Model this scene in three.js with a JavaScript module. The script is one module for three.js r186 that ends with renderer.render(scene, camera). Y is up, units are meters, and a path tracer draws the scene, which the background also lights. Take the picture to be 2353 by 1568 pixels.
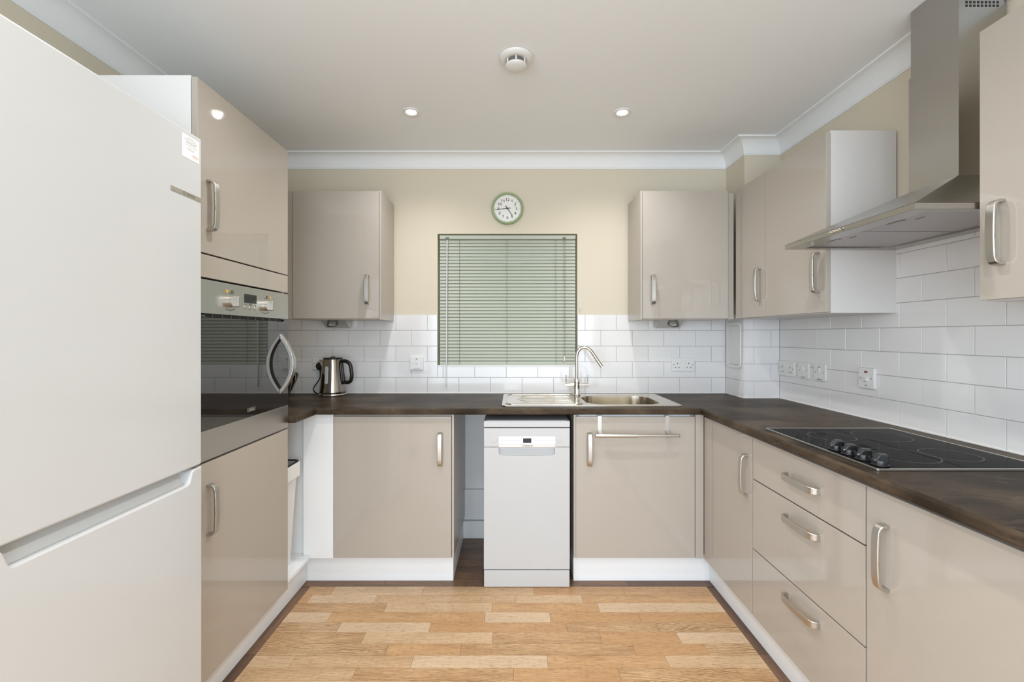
import * as THREE from 'three';
import { RoundedBoxGeometry } from 'three/addons/geometries/RoundedBoxGeometry.js';
import { mergeGeometries, toCreasedNormals } from 'three/addons/utils/BufferGeometryUtils.js';
import { RectAreaLightUniformsLib } from 'three/addons/lights/RectAreaLightUniformsLib.js';

// ---------------------------------------------------------------- camera, sky, lights
const scene = new THREE.Scene();
const renderer = new THREE.WebGLRenderer({ antialias: true });
renderer.toneMapping = THREE.LinearToneMapping;
renderer.toneMappingExposure = 1.19;
renderer.shadowMap.enabled = true;
RectAreaLightUniformsLib.init();

const EYE = 1.288;
const camera = new THREE.PerspectiveCamera(2 * Math.atan(784 / 1025) * 180 / Math.PI, 2353 / 1568, 0.05, 60);
camera.position.set(0, EYE, 0);
camera.lookAt(0, EYE, -5);
camera.setViewOffset(2353, 1568, 0, 13, 2353, 1568);

scene.background = new THREE.Color().setRGB(0.78, 0.88, 1.0);

// daylight that enters through the glazed garden door in the wall behind the camera
const daylight = new THREE.RectAreaLight(new THREE.Color().setRGB(0.745, 0.86, 1.0), 4.2, 2.8, 2.1);
daylight.position.set(0.0, 1.13, 1.96);
// and through the side window in the left wall, also behind the camera
const sideLight = new THREE.RectAreaLight(new THREE.Color().setRGB(0.745, 0.86, 1.0), 5.0, 1.7, 1.2);
sideLight.position.set(-1.57, 1.5, 0.8); sideLight.rotation.y = -Math.PI / 2;
scene.add(daylight, sideLight);
const LAMP_COLOR = new THREE.Color().setRGB(0.97, 0.985, 1.0), LAMP_POWER = 1.75;

// ---------------------------------------------------------------- helpers
let seed = 7;
const rnd = () => { seed = (seed * 1664525 + 1013904223) >>> 0; return seed / 4294967296; };
const V3 = (x, y, z) => new THREE.Vector3(x, y, z);
const used = {};
function numbered(n) { if (!(n in used)) { used[n] = 0; return n; } used[n]++; return n + '_' + String(used[n]).padStart(3, '0'); }
function thing(name, label, category, pos = [0, 0, 0], turn = 0, group) {
  const o = new THREE.Group(); o.name = numbered(name); o.position.set(...pos); o.rotation.y = turn;
  o.userData = { label, category }; if (group) o.userData.group = group; scene.add(o); return o;
}
function structure(name, label) { const o = new THREE.Group(); o.name = name; o.userData = { kind: 'structure', label }; scene.add(o); return o; }
function part(parent, name, geo, mat, label) {
  const m = new THREE.Mesh(geo, mat); m.name = name; m.castShadow = m.receiveShadow = true;
  if (label) m.userData.label = label; parent.add(m); return m;
}
function solo(name, label, category, geo, mat, group) {
  const m = new THREE.Mesh(geo, mat); m.name = numbered(name); m.castShadow = m.receiveShadow = true;
  m.userData = { label, category }; if (group) m.userData.group = group; scene.add(m); return m;
}
function solid(name, geo, mat, label) { const m = new THREE.Mesh(geo, mat); m.name = name; m.castShadow = m.receiveShadow = true; m.userData = { kind: 'structure', label }; scene.add(m); return m; }
const box = (x0, x1, y0, y1, z0, z1) => new THREE.BoxGeometry(Math.abs(x1 - x0), Math.abs(y1 - y0), Math.abs(z1 - z0)).translate((x0 + x1) / 2, (y0 + y1) / 2, (z0 + z1) / 2);
const rbox = (x0, x1, y0, y1, z0, z1, r = 0.0015, s = 2) => new RoundedBoxGeometry(Math.abs(x1 - x0), Math.abs(y1 - y0), Math.abs(z1 - z0), s, r).translate((x0 + x1) / 2, (y0 + y1) / 2, (z0 + z1) / 2);
const cyl = (r0, r1, h, x, y, z, axis = 'y', seg = 32) => { const g = new THREE.CylinderGeometry(r1, r0, h, seg); if (axis === 'z') g.rotateX(Math.PI / 2); if (axis === 'x') g.rotateZ(-Math.PI / 2); return g.translate(x, y, z); };
function merge(list) { return mergeGeometries(list.map((g) => { const n = g.index ? g.toNonIndexed() : g; for (const k of Object.keys(n.attributes)) if (!['position', 'normal', 'uv'].includes(k)) n.deleteAttribute(k); return n; })); }
const tube = (pts, r, seg = 48, rs = 12, closed = false) => new THREE.TubeGeometry(new THREE.CatmullRomCurve3(pts.map((p) => V3(...p)), closed, 'centripetal'), seg, r, rs, closed);
const lathe = (pts, seg = 48) => new THREE.LatheGeometry(pts.map((p) => new THREE.Vector2(...p)), seg);
function quads(list) { // list of quads (4 points each, counter-clockwise), flat shaded
  const p = [], uv = [];
  for (const q of list) for (const k of [0, 1, 2, 0, 2, 3]) { p.push(...q[k]); uv.push(k === 1 || k === 2 ? 1 : 0, k >= 2 ? 1 : 0); }
  const g = new THREE.BufferGeometry(); g.setAttribute('position', new THREE.Float32BufferAttribute(p, 3)); g.setAttribute('uv', new THREE.Float32BufferAttribute(uv, 2)); g.computeVertexNormals(); return g;
}
function rrect(w, h, r, cx = 0, cy = 0, P = THREE.Shape) {
  const s = new P(), x = cx - w / 2, y = cy - h / 2;
  s.moveTo(x + r, y); s.lineTo(x + w - r, y); s.absarc(x + w - r, y + r, r, -Math.PI / 2, 0); s.lineTo(x + w, y + h - r); s.absarc(x + w - r, y + h - r, r, 0, Math.PI / 2);
  s.lineTo(x + r, y + h); s.absarc(x + r, y + h - r, r, Math.PI / 2, Math.PI); s.lineTo(x, y + r); s.absarc(x + r, y + r, r, Math.PI, 1.5 * Math.PI); return s;
}
function ringPoints(w, h, r, cx = 0, cy = 0, n = 10) { const o = []; for (let k = 0; k < 4; k++) { const sx = [1, 1, -1, -1][k], sy = [-1, 1, 1, -1][k]; for (let i = 0; i <= n; i++) { const a = -Math.PI / 2 + k * Math.PI / 2 + i / n * Math.PI / 2; o.push([cx + sx * (w / 2 - r) + r * Math.cos(a), cy + sy * (h / 2 - r) + r * Math.sin(a)]); } } o.push(o[0].slice()); return o; }
const extrude = (shape, depth, bevel = 0, segs = 2, curve = 8) => new THREE.ExtrudeGeometry(shape, { depth: depth - 2 * bevel, bevelEnabled: bevel > 0, bevelSize: bevel, bevelThickness: bevel, bevelOffset: -bevel, bevelSegments: segs, curveSegments: curve }).translate(0, 0, bevel);
function smooth(g, angle) { // creased normals, with large flat faces kept exactly flat
  const flat = g.index ? g.toNonIndexed() : g.clone(); flat.computeVertexNormals(); const f = flat.attributes.normal, p = flat.attributes.position, o = toCreasedNormals(g, angle), n = o.attributes.normal, a = V3(), b = V3(), c = V3();
  for (let i = 0; i < p.count; i += 3) { a.fromBufferAttribute(p, i); b.fromBufferAttribute(p, i + 1); c.fromBufferAttribute(p, i + 2); const m = Math.max(Math.abs(f.getX(i)), Math.abs(f.getY(i)), Math.abs(f.getZ(i))); if (m > 0.9999) for (let k = 0; k < 3; k++) n.setXYZ(i + k, f.getX(i), f.getY(i), f.getZ(i)); }
  return o;
}
const lin = (r, g, b) => new THREE.Color().setRGB(r, g, b);
const std = (color, roughness, extra = {}) => new THREE.MeshPhysicalMaterial({ color: typeof color === 'number' || typeof color === 'string' ? new THREE.Color(color) : color, roughness, ...extra });

// value noise
function hash(x, y, s) { let h = (x * 374761393 + y * 668265263 + s * 982451653) | 0; h = Math.imul(h ^ (h >>> 13), 1274126177); return ((h ^ (h >>> 16)) >>> 0) / 4294967296; }
function noise(x, y, s, px = 0, py = 0) {
  let xi = Math.floor(x), yi = Math.floor(y); const fx = x - xi, fy = y - yi, u = fx * fx * (3 - 2 * fx), v = fy * fy * (3 - 2 * fy);
  const w = (a, p) => p ? ((a % p) + p) % p : a;
  const a = hash(w(xi, px), w(yi, py), s), b = hash(w(xi + 1, px), w(yi, py), s), c = hash(w(xi, px), w(yi + 1, py), s), d = hash(w(xi + 1, px), w(yi + 1, py), s);
  return (a + (b - a) * u) * (1 - v) + (c + (d - c) * u) * v;
}
function fbm(x, y, s, oct = 4, px = 0, py = 0) { let t = 0, a = 0.5, n = 0; for (let i = 0; i < oct; i++) { t += a * noise(x, y, s + i * 17, px, py); n += a; a *= 0.5; x *= 2; y *= 2; px *= 2; py *= 2; } return t / n; }
function pixelTexture(w, h, fn, srgb = true) {
  const d = new Uint8Array(w * h * 4);
  for (let y = 0; y < h; y++) for (let x = 0; x < w; x++) { const c = fn(x / w, y / h, x, y), i = 4 * (y * w + x); d[i] = Math.max(0, Math.min(255, c[0])); d[i + 1] = Math.max(0, Math.min(255, c[1])); d[i + 2] = Math.max(0, Math.min(255, c[2])); d[i + 3] = 255; }
  const t = new THREE.DataTexture(d, w, h); t.magFilter = THREE.LinearFilter; t.minFilter = THREE.LinearFilter; t.wrapS = t.wrapT = THREE.RepeatWrapping; if (srgb) t.colorSpace = THREE.SRGBColorSpace; t.needsUpdate = true; return t;
}
function canvasTexture(w, h, draw) {
  const c = document.createElement('canvas'); c.width = w; c.height = h; const x = c.getContext('2d'); draw(x, w, h);
  const t = new THREE.CanvasTexture(c); t.colorSpace = THREE.SRGBColorSpace; return t;
}
const mixc = (a, b, t) => [a[0] + (b[0] - a[0]) * t, a[1] + (b[1] - a[1]) * t, a[2] + (b[2] - a[2]) * t];

// ---------------------------------------------------------------- materials
const peel = pixelTexture(256, 256, (u, v) => { const n = 255 * fbm(u * 24, v * 24, 5, 3, 24, 24); return [n, n, n]; }, false);
peel.repeat.set(4, 4);
const M = {
  wall: std(lin(0.68, 0.605, 0.478), 0.85),
  ceiling: std(lin(0.885, 0.89, 0.89), 0.75),
  cove: std(lin(0.86, 0.86, 0.855), 0.6),
  tile: std(lin(0.79, 0.765, 0.745), 0.07),
  grout: std(lin(0.47, 0.45, 0.42), 0.9),
  taupe: std(lin(0.45, 0.40, 0.343), 0.045, { specularIntensity: 1 }),
  taupeSatin: std(lin(0.46, 0.41, 0.352), 0.28),
  greyPanel: std(lin(0.68, 0.645, 0.615), 0.35),
  whiteBoard: std(lin(0.87, 0.875, 0.87), 0.32),
  whiteGloss: std(lin(0.78, 0.765, 0.74), 0.12),
  fridge: std(lin(0.595, 0.595, 0.59), 0.17),
  whitePlastic: std(lin(0.78, 0.765, 0.735), 0.28),
  greyPlastic: std(lin(0.52, 0.52, 0.53), 0.3),
  steel: std(lin(0.55, 0.54, 0.52), 0.30, { metalness: 1 }),
  hoodSteel: std(lin(0.45, 0.435, 0.41), 0.27, { metalness: 1 }),
  steelDark: std(lin(0.36, 0.35, 0.33), 0.34, { metalness: 1 }),
  nickel: std(lin(0.56, 0.535, 0.49), 0.36, { metalness: 1 }),
  chrome: std(lin(0.78, 0.75, 0.69), 0.06, { metalness: 1 }),
  sink: std(lin(0.60, 0.54, 0.445), 0.18, { metalness: 1 }),
  blackGlass: std(lin(0.012, 0.012, 0.011), 0.03, { specularIntensity: 0.01 }),
  ovenGlass: std(lin(0.014, 0.012, 0.010), 0.03, { ior: 1.9 }),
  black: std(lin(0.012, 0.012, 0.013), 0.25),
  blackMatt: std(lin(0.015, 0.014, 0.013), 0.6),
  gap: std(lin(0.05, 0.045, 0.04), 0.8),
  green: std(lin(0.33, 0.42, 0.22), 0.35),
  face: std(lin(0.75, 0.74, 0.71), 0.5),
  ink: std(lin(0.03, 0.03, 0.03), 0.5),
  slat: std(lin(0.45, 0.47, 0.385), 0.5),
  cord: std(lin(0.22, 0.205, 0.15), 0.7),
  amber: std(lin(0.75, 0.42, 0.05), 0.25),
  redLamp: std(lin(0.16, 0.015, 0.01), 0.2),
  glass: std(lin(0.95, 0.97, 0.97), 0.0, { transmission: 1, thickness: 0, ior: 1.5 }),
  frosted: std(lin(0.9, 0.95, 0.9), 0.5, { transmission: 0.9, thickness: 0 }),
  clear: std(lin(0.9, 0.92, 0.92), 0.05, { transmission: 1, thickness: 0 }),
  lawn: std(lin(0.10, 0.20, 0.05), 0.95),
  hedge: std(lin(0.08, 0.17, 0.04), 0.95),
  lampGlow: std(lin(0.9, 0.9, 0.88), 0.4, { emissive: lin(1, 0.94, 0.82), emissiveIntensity: 6 }),
};
M.taupe.bumpMap = peel; M.taupe.bumpScale = 0.00002;

// worktop: dark slate-effect laminate
const wtTex = pixelTexture(1024, 1024, (u, v) => {
  const cloud = fbm(u * 6, v * 10, 21, 5, 6, 10), vein = Math.abs(fbm(u * 5, v * 14, 33, 5, 5, 14) - 0.5), fine = fbm(u * 60, v * 160, 44, 3, 60, 160);
  let c = mixc([50, 42, 35], [86, 74, 61], Math.min(1, Math.max(0, (cloud - 0.3) * 2.2)));
  c = mixc(c, [116, 101, 83], Math.max(0, 1 - vein * 55) * 0.35); c = mixc(c, [40, 33, 28], Math.max(0, fine - 0.55) * 1.3);
  return c;
});
wtTex.repeat.set(0.8, 0.8);
M.worktop = std(lin(1, 0.97, 0.93), 0.36, { map: wtTex, specularIntensity: 0.08 });
M.worktop.bumpMap = pixelTexture(512, 512, (u, v) => { const n = 255 * fbm(u * 40, v * 90, 8, 4, 40, 90); return [n, n, n]; }, false); M.worktop.bumpMap.repeat.set(0.8, 0.8); M.worktop.bumpScale = 0.0004;

// oak-effect boards: a few prints, each 0.8 m by 0.08 m
function oak(k, light, dark, ringAmount) {
  const t = pixelTexture(1024, 104, (u, v) => {
    const x = u * 0.8, y = v * 0.08, cx = 0.4 + (hash(k, 1, 3) - 0.5) * 0.6, cy = 0.04 + (hash(k, 2, 3) - 0.5) * 0.05;
    const warp = fbm(x * 9, y * 24, 60 + k, 4) - 0.5;
    const r = Math.abs(y - cy + warp * 0.02) + ((x - cx) * (x - cx)) * 0.16 * (k % 3) + warp * 0.012;
    const ring = Math.pow(0.5 + 0.5 * Math.sin(r * (750 + 120 * (k % 4))), 2);
    const pore = fbm(x * 30, y * 900, 90 + k, 3), fleck = fbm(x * 42, y * 1000, 120 + k, 2), tone = fbm(x * 5, y * 30, 150 + k, 3);
    let c = mixc(light, dark, Math.min(1, ring * ringAmount + Math.max(0, pore - 0.48) * 1.3 + (tone - 0.5) * 0.5));
    c = mixc(c, [dark[0] * 0.72, dark[1] * 0.68, dark[2] * 0.64], Math.min(0.75, Math.max(0, fleck - 0.56) * 1.7));
    return c;
  });
  return std(lin(1, 1, 1), 0.38, { map: t });
}
const oaks = [
  oak(0, [204, 169, 130], [158, 121, 83], 0.25), oak(1, [208, 171, 128], [146, 106, 68], 0.7), oak(2, [212, 180, 143], [172, 136, 100], 0.3),
  oak(3, [202, 161, 115], [156, 112, 72], 0.3), oak(4, [210, 175, 134], [146, 109, 73], 0.75), oak(5, [217, 189, 155], [178, 145, 111], 0.35),
  oak(6, [199, 157, 111], [158, 113, 73], 0.45), oak(7, [208, 170, 126], [144, 104, 67], 0.8),
];
const walnuts = [oak(8, [122, 90, 66], [74, 51, 37], 0.4), oak(9, [110, 80, 58], [66, 46, 33], 0.5), oak(10, [130, 97, 71], [82, 57, 41], 0.4)];

// ---------------------------------------------------------------- the room
const XL = -1.61, XR = 1.60, ZB = -2.885, ZR = 2.0, HC = 2.454;
const floor = structure('floor', 'oak-effect strip flooring with a dark border');
part(floor, 'subfloor', box(XL - 0.2, XR + 0.2, -0.2, -0.005, ZB - 0.25, ZR + 0.2), std(lin(0.22, 0.14, 0.08), 0.8));
part(floor, 'flooring_sheet', box(XL, XR, -0.005, 0, 0.62, ZR), std(lin(0.50, 0.34, 0.19), 0.4));
function plank(x0, x1, d0, d1, mat, along = 'x') { // d1 > d0
  const g = 0.0005, b = box(x0 + g, x1 - g, -0.005, 0, -d1 + g, -d0 - g), p = b.attributes.position, uv = b.attributes.uv, L = along === 'x' ? x1 - x0 : d1 - d0, ou = rnd() * (1 - L / 0.8), f = rnd() < 0.5;
  for (let i = 0; i < p.count; i++) { const a = along === 'x' ? p.getX(i) - x0 : -p.getZ(i) - d0, c = along === 'x' ? -p.getZ(i) - d0 : p.getX(i) - x0; uv.setXY(i, ou + (f ? a : L - a) / 0.8, 0.01 + c / 0.08); }
  part(floor, along === 'x' && !walnuts.includes(mat) ? 'plank' : 'border_plank', b, mat);
}
{
  const xl = -1.034, xr = 0.996;
  const rows = [2.286, 2.21, 2.146, 2.074, 2.0, 1.933, 1.863, 1.794, 1.727, 1.661];
  const joints = [[-0.902, -0.447, 0.109, 0.564], [-0.989, -0.668, 0.018, 0.343], [-0.598, -0.094, 0.409], [-0.834, -0.124, 0.174, 0.583], [-0.763, -0.362, 0.241, 0.642], [-0.632, -0.082, 0.377, 0.71], [-0.513, -0.21, 0.499, 0.798], [-0.867, -0.394, 0.14, 0.612], [-0.601, 0.006, 0.407, 0.865]];
  const tones = [[3, 2, 0, 6, 6], [3, 5, 0, 2, 3], [1, 2, 3, 5], [5, 3, 5, 6, 6], [4, 5, 6, 1, 4], [1, 2, 7, 6, 5], [4, 3, 7, 6, 4], [2, 0, 5, 3, 2], [0, 7, 6, 1, 7]];
  for (let r = 0; r < 9; r++) { const e = [xl, ...joints[r], xr]; for (let i = 0; i < e.length - 1; i++) plank(e[i], e[i + 1], rows[r + 1], rows[r], oaks[tones[r][i]]); }
  for (let d = 1.661; d > -0.6; d -= 0.068) { let x = xl - rnd() * 0.3; while (x < xr) { const n = x + 0.3 + rnd() * 0.35; if (n > xl + 0.02) plank(Math.max(x, xl), Math.min(n, xr), d - 0.068, d, oaks[Math.floor(rnd() * 8)]); x = n; } }
  for (let x = -1.08; x < 1.04; x += 0.42) plank(x, Math.min(x + 0.42, 1.04), 2.286, 2.352, walnuts[Math.floor(rnd() * 3)]);
  for (let d = -0.6; d < 2.28; d += 0.48) { plank(-1.08, xl, d, Math.min(d + 0.48, 2.286), walnuts[Math.floor(rnd() * 3)], 'z'); plank(xr, 1.04, d, Math.min(d + 0.48, 2.286), walnuts[Math.floor(rnd() * 3)], 'z'); }
  for (let k = 0; k < 8; k++) { const d = 2.352 + k * 0.068, s = (k % 3) * 0.11; let x = -0.36 - s; for (let i = 0; i < 3; i++) { plank(Math.max(x, -0.33), Math.min(x + 0.34, 0.36), d, d + 0.068, walnuts[(k + i) % 3]); x += 0.34; if (x > 0.34) break; } }
}
solid('ceiling', box(XL - 0.2, XR + 0.2, HC, HC + 0.15, ZB - 0.25, ZR + 0.2), M.ceiling, 'white painted ceiling');

const WX0 = -0.4814, WX1 = 0.4224, WY0 = 1.0859, WY1 = 1.9448; // window opening
const wallBack = structure('wall_back', 'cream wall with white metro tile splashback');
part(wallBack, 'plaster', merge([box(XL - 0.2, WX0, -0.1, HC, ZB, ZB - 0.25), box(WX1, XR + 0.2, -0.1, HC, ZB, ZB - 0.25), box(WX0, WX1, -0.1, WY0, ZB, ZB - 0.25), box(WX0, WX1, WY1, HC, ZB, ZB - 0.25)]), M.wall);
const wallBox = structure('wall_corner', 'boxed-in corner pipe casing, cream above white tiles');
part(wallBox, 'plaster', box(1.385, XR, 0, HC, ZB, -2.66), M.wall);
const wallRight = structure('wall_right', 'cream wall with white metro tile splashback behind the hob');
part(wallRight, 'plaster', box(XR, XR + 0.2, -0.1, HC, ZB - 0.25, ZR + 0.2), M.wall);
solid('wall_left', merge([box(XL - 0.2, XL, -0.1, HC, ZB - 0.25, -0.08), box(XL - 0.2, XL, -0.1, HC, 1.68, ZR + 0.2), box(XL - 0.2, XL, -0.1, 0.88, -0.08, 1.68), box(XL - 0.2, XL, 2.12, HC, -0.08, 1.68)]), M.wall, 'cream painted wall behind the fridge and oven housing');
{ // rear wall with the garden door opening
  const g = structure('wall_rear', 'cream wall behind the camera with a glazed garden door');
  part(g, 'plaster', merge([box(XL - 0.2, -1.45, -0.1, HC, ZR, ZR + 0.2), box(1.45, XR + 0.2, -0.1, HC, ZR, ZR + 0.2), box(-1.45, 1.45, 2.22, HC, ZR, ZR + 0.2)]), M.wall);
  const d = structure('door_1', 'white glazed double garden door');
  const z = ZR + 0.06;
  part(d, 'door_frame', merge([box(-1.45, -1.38, 0, 2.22, z, z + 0.06), box(1.38, 1.45, 0, 2.22, z, z + 0.06), box(-1.38, 1.38, 2.15, 2.22, z, z + 0.06), box(-1.38, 1.38, 0, 0.08, z, z + 0.06), box(-0.05, 0.05, 0.08, 2.15, z, z + 0.06)]), M.whiteBoard);
  part(d, 'pane', box(-1.38, -0.05, 0.08, 2.15, z + 0.025, z + 0.031), M.glass);
  part(d, 'pane', box(0.05, 1.38, 0.08, 2.15, z + 0.025, z + 0.031), M.glass);
}
{
  const w = structure('window_2', 'white side window in the left wall behind the camera'), x = XL - 0.10;
  part(w, 'window_frame', merge([box(x, x + 0.06, 0.88, 2.12, -0.08, -0.02), box(x, x + 0.06, 0.88, 2.12, 1.62, 1.68), box(x, x + 0.06, 0.88, 0.94, -0.02, 1.62), box(x, x + 0.06, 2.06, 2.12, -0.02, 1.62), box(x, x + 0.06, 0.94, 2.06, 0.77, 0.83)]), M.whiteBoard);
  part(w, 'pane', box(x + 0.027, x + 0.033, 0.94, 2.06, -0.02, 0.77), M.glass); part(w, 'pane', box(x + 0.027, x + 0.033, 0.94, 2.06, 0.83, 1.62), M.glass);
}
// tiles: one bevelled plate for each
function tilePlate(w, h) {
  const t = 0.007, b = 0.001, x = w / 2, y = h / 2, F = [[-x + b, -y + b, t], [x - b, -y + b, t], [x - b, y - b, t], [-x + b, y - b, t]], O = [[-x, -y, t - b], [x, -y, t - b], [x, y, t - b], [-x, y, t - b]], B = [[-x, -y, 0], [x, -y, 0], [x, y, 0], [-x, y, 0]];
  const q = [F]; for (let i = 0; i < 4; i++) { const j = (i + 1) % 4; q.push([O[i], O[j], F[j], F[i]]); q.push([B[i], B[j], O[j], O[i]]); } return quads(q);
}
const plates = {};
function layTiles(parent, frame, a0, a1, rows, anchor, pitch, hole) {
  // frame(a, y) -> [position, turn]; rows: [y0, y1] list, a along the wall
  rows.forEach(([y0, y1], r) => {
    const off = anchor + ((r % 2) ? pitch / 2 : 0);
    let a = off + Math.floor((a0 - off) / pitch) * pitch;
    for (; a < a1 - 0.004; a += pitch) {
      const s = Math.max(a, a0), e = Math.min(a + pitch, a1); if (e - s < 0.006) continue;
      let list = [[s, e, y0, y1]];
      if (hole) { const [h0, h1, b0, b1] = hole, out = []; for (const [p, q, u, v] of list) { if (q <= h0 || p >= h1 || v <= b0 || u >= b1) { out.push([p, q, u, v]); continue; } if (p < h0) out.push([p, h0, u, v]); if (q > h1) out.push([h1, q, u, v]); const pm = Math.max(p, h0), qm = Math.min(q, h1); if (u < b0) out.push([pm, qm, u, b0]); if (v > b1) out.push([pm, qm, b1, v]); } list = out; }
      for (const [p, q, u, v] of list) {
        const w = q - p - 0.0022, h = v - u - 0.0022; if (w < 0.004 || h < 0.004) continue;
        const key = w.toFixed(4) + 'x' + h.toFixed(4); plates[key] ??= tilePlate(w, h);
        const m = part(parent, 'tile', plates[key], M.tile), [pos, turn] = frame((p + q) / 2, (u + v) / 2); m.position.set(...pos); m.rotation.y = turn;
      }
    }
  });
}
const WT = 0.914, TR = 0.1015, rows5 = [0, 1, 2, 3, 4].map((k) => [WT + k * TR, WT + (k + 1) * TR]);
part(wallBack, 'grout', merge([box(XL, WX0, WT, 1.4215, ZB, ZB + 0.0052), box(WX1, 1.385, WT, 1.4215, ZB, ZB + 0.0052), box(WX0, WX1, WT, WY0, ZB, ZB + 0.0052)]), M.grout);
layTiles(wallBack, (a, y) => [[a, y, ZB + 0.001], 0], XL, 1.377, rows5, -0.546, 0.2035, [WX0, WX1, WY0, 3]);
part(wallBox, 'grout', merge([box(1.3798, 1.385, WT, 1.4215, ZB, -2.66), box(1.3798, 1.6, WT, 1.4215, -2.66, -2.6548)]), M.grout);
layTiles(wallBox, (a, y) => [[1.384, y, a], -Math.PI / 2], ZB + 0.008, -2.654, rows5, ZB + 0.09, 0.2, null);
layTiles(wallBox, (a, y) => [[a, y, -2.659], 0], 1.3785, 1.592, rows5, 1.44, 0.2, null);
part(wallBox, 'corner_trim', box(1.3755, 1.3795, WT, 1.4215, -2.6545, -2.6505), M.whitePlastic);
part(wallRight, 'grout', merge([box(XR - 0.0052, XR, WT, 1.4215, -2.66, -0.5), box(XR - 0.0052, XR, 1.4215, 1.72, -1.9, -1.2)]), M.grout);
layTiles(wallRight, (a, y) => [[XR - 0.001, y, a], -Math.PI / 2], -2.653, -0.5, rows5, -1.8327, 0.198, null);
layTiles(wallRight, (a, y) => [[XR - 0.001, y, a], -Math.PI / 2], -1.9, -1.2, [[1.4215, 1.523], [1.523, 1.6245], [1.6245, 1.72]], -1.8327 + 0.099, 0.198, null);

// coving
const covePts = []; covePts.push([0, 2.363], [0.005, 2.363], [0.0055, 2.370]); for (let i = 0; i <= 10; i++) { const a = i / 10 * Math.PI / 2; covePts.push([0.0075 + 0.056 * (1 - Math.cos(a)), 2.371 + 0.074 * Math.sin(a)]); } covePts.push([0.0655, 2.4455], [0.071, 2.4465], [0.071, HC + 0.002]);
function coveRun(name, a, b, ma, mb) { // plan points [x, z]; ma, mb: mitre vectors (inward, per unit offset)
  const p = [], list = [];
  for (const [o, y] of covePts) p.push([[a[0] + ma[0] * o, y, a[1] + ma[1] * o], [b[0] + mb[0] * o, y, b[1] + mb[1] * o]]);
  for (let i = 0; i < p.length - 1; i++) list.push([p[i][0], p[i][1], p[i + 1][1], p[i + 1][0]]);
  const cap = (k) => { for (let i = 1; i < p.length - 1; i++) { const A = p[0][k], Bq = p[i][k], C = p[i + 1][k], o = [A[0], HC + 0.002, A[2]]; list.push(k ? [o, Bq, C, o] : [o, C, Bq, o]); } };
  cap(0); cap(1);
  solid(name, toCreasedNormals(quads(list), 0.5), M.cove, 'white plaster coving');
}
coveRun('trim_1', [XL, ZR], [XL, ZB], [1, -1], [1, 1]);
coveRun('trim_2', [XL, ZB], [1.385, ZB], [1, 1], [-1, 1]);
coveRun('trim_3', [1.385, ZB], [1.385, -2.66], [-1, 1], [-1, 1]);
coveRun('trim_4', [1.385, -2.66], [XR, -2.66], [-1, 1], [-1, 1]);
coveRun('trim_5', [XR, -2.66], [XR, -1.616], [-1, 1], [-1, 0]);
coveRun('trim_6', [XR, -1.429], [XR, ZR], [-1, 0], [-1, -1]);
coveRun('trim_7', [XR, ZR], [XL, ZR], [-1, -1], [1, -1]);

// low wall boarding seen between the base cupboard and the dishwasher
solid('baseboard_back', merge([rbox(-0.36, 0.36, 0, 0.108, ZB, -2.828), ]), M.whiteBoard, 'white skirting board behind the dishwasher');
solid('trim_8', rbox(-0.36, 0.36, 0.112, 0.304, ZB, -2.842, 0.003), M.whiteBoard, 'white pipe boxing above the skirting');
solid('trim_9', box(-0.36, 0.36, 0.30, 0.88, ZB, ZB + 0.018), M.whiteBoard, 'white wall lining under the worktop');

// window
const win = structure('window_1', 'window with obscured glass behind the venetian blind');
{
  const z = ZB - 0.12, x0 = WX0, x1 = WX1, y0 = WY0, y1 = WY1, f = 0.06;
  part(win, 'window_frame', merge([rbox(x0, x0 + f, y0, y1, z, z - 0.06), rbox(x1 - f, x1, y0, y1, z, z - 0.06), rbox(x0 + f, x1 - f, y1 - f, y1, z, z - 0.06), rbox(x0 + f, x1 - f, y0, y0 + f, z, z - 0.06)]), M.whiteBoard);
  part(win, 'pane', box(x0 + f, x1 - f, y0 + f, y1 - f, z - 0.027, z - 0.033), M.frosted);
  part(win, 'sill', rbox(x0 + 0.001, x1 - 0.001, y0, y0 + 0.009, ZB - 0.12, ZB + 0.006, 0.002), M.whiteBoard);
}
// garden on both sides of the house
solo('lawn', 'green lawn outside the house', 'lawn', box(-12, 12, -0.35, -0.25, -14, 14), M.lawn).userData.kind = 'structure';
{
  const g = new THREE.BoxGeometry(7, 2.4, 1.2, 70, 24, 12), p = g.attributes.position;
  for (let i = 0; i < p.count; i++) { const x = p.getX(i), y = p.getY(i), z = p.getZ(i); p.setXYZ(i, x + 0.1 * (noise(y * 8, z * 8 + x, 3) - 0.5), y + 0.16 * (noise(x * 6, z * 6, 4) - 0.5), z + 0.22 * (noise(x * 7, y * 7, 5) - 0.5)); }
  g.computeVertexNormals(); g.translate(0, 0.93, -5.6); solo('hedge', 'clipped green hedge in the garden beyond the window', 'hedge', g, M.hedge);
}

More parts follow.
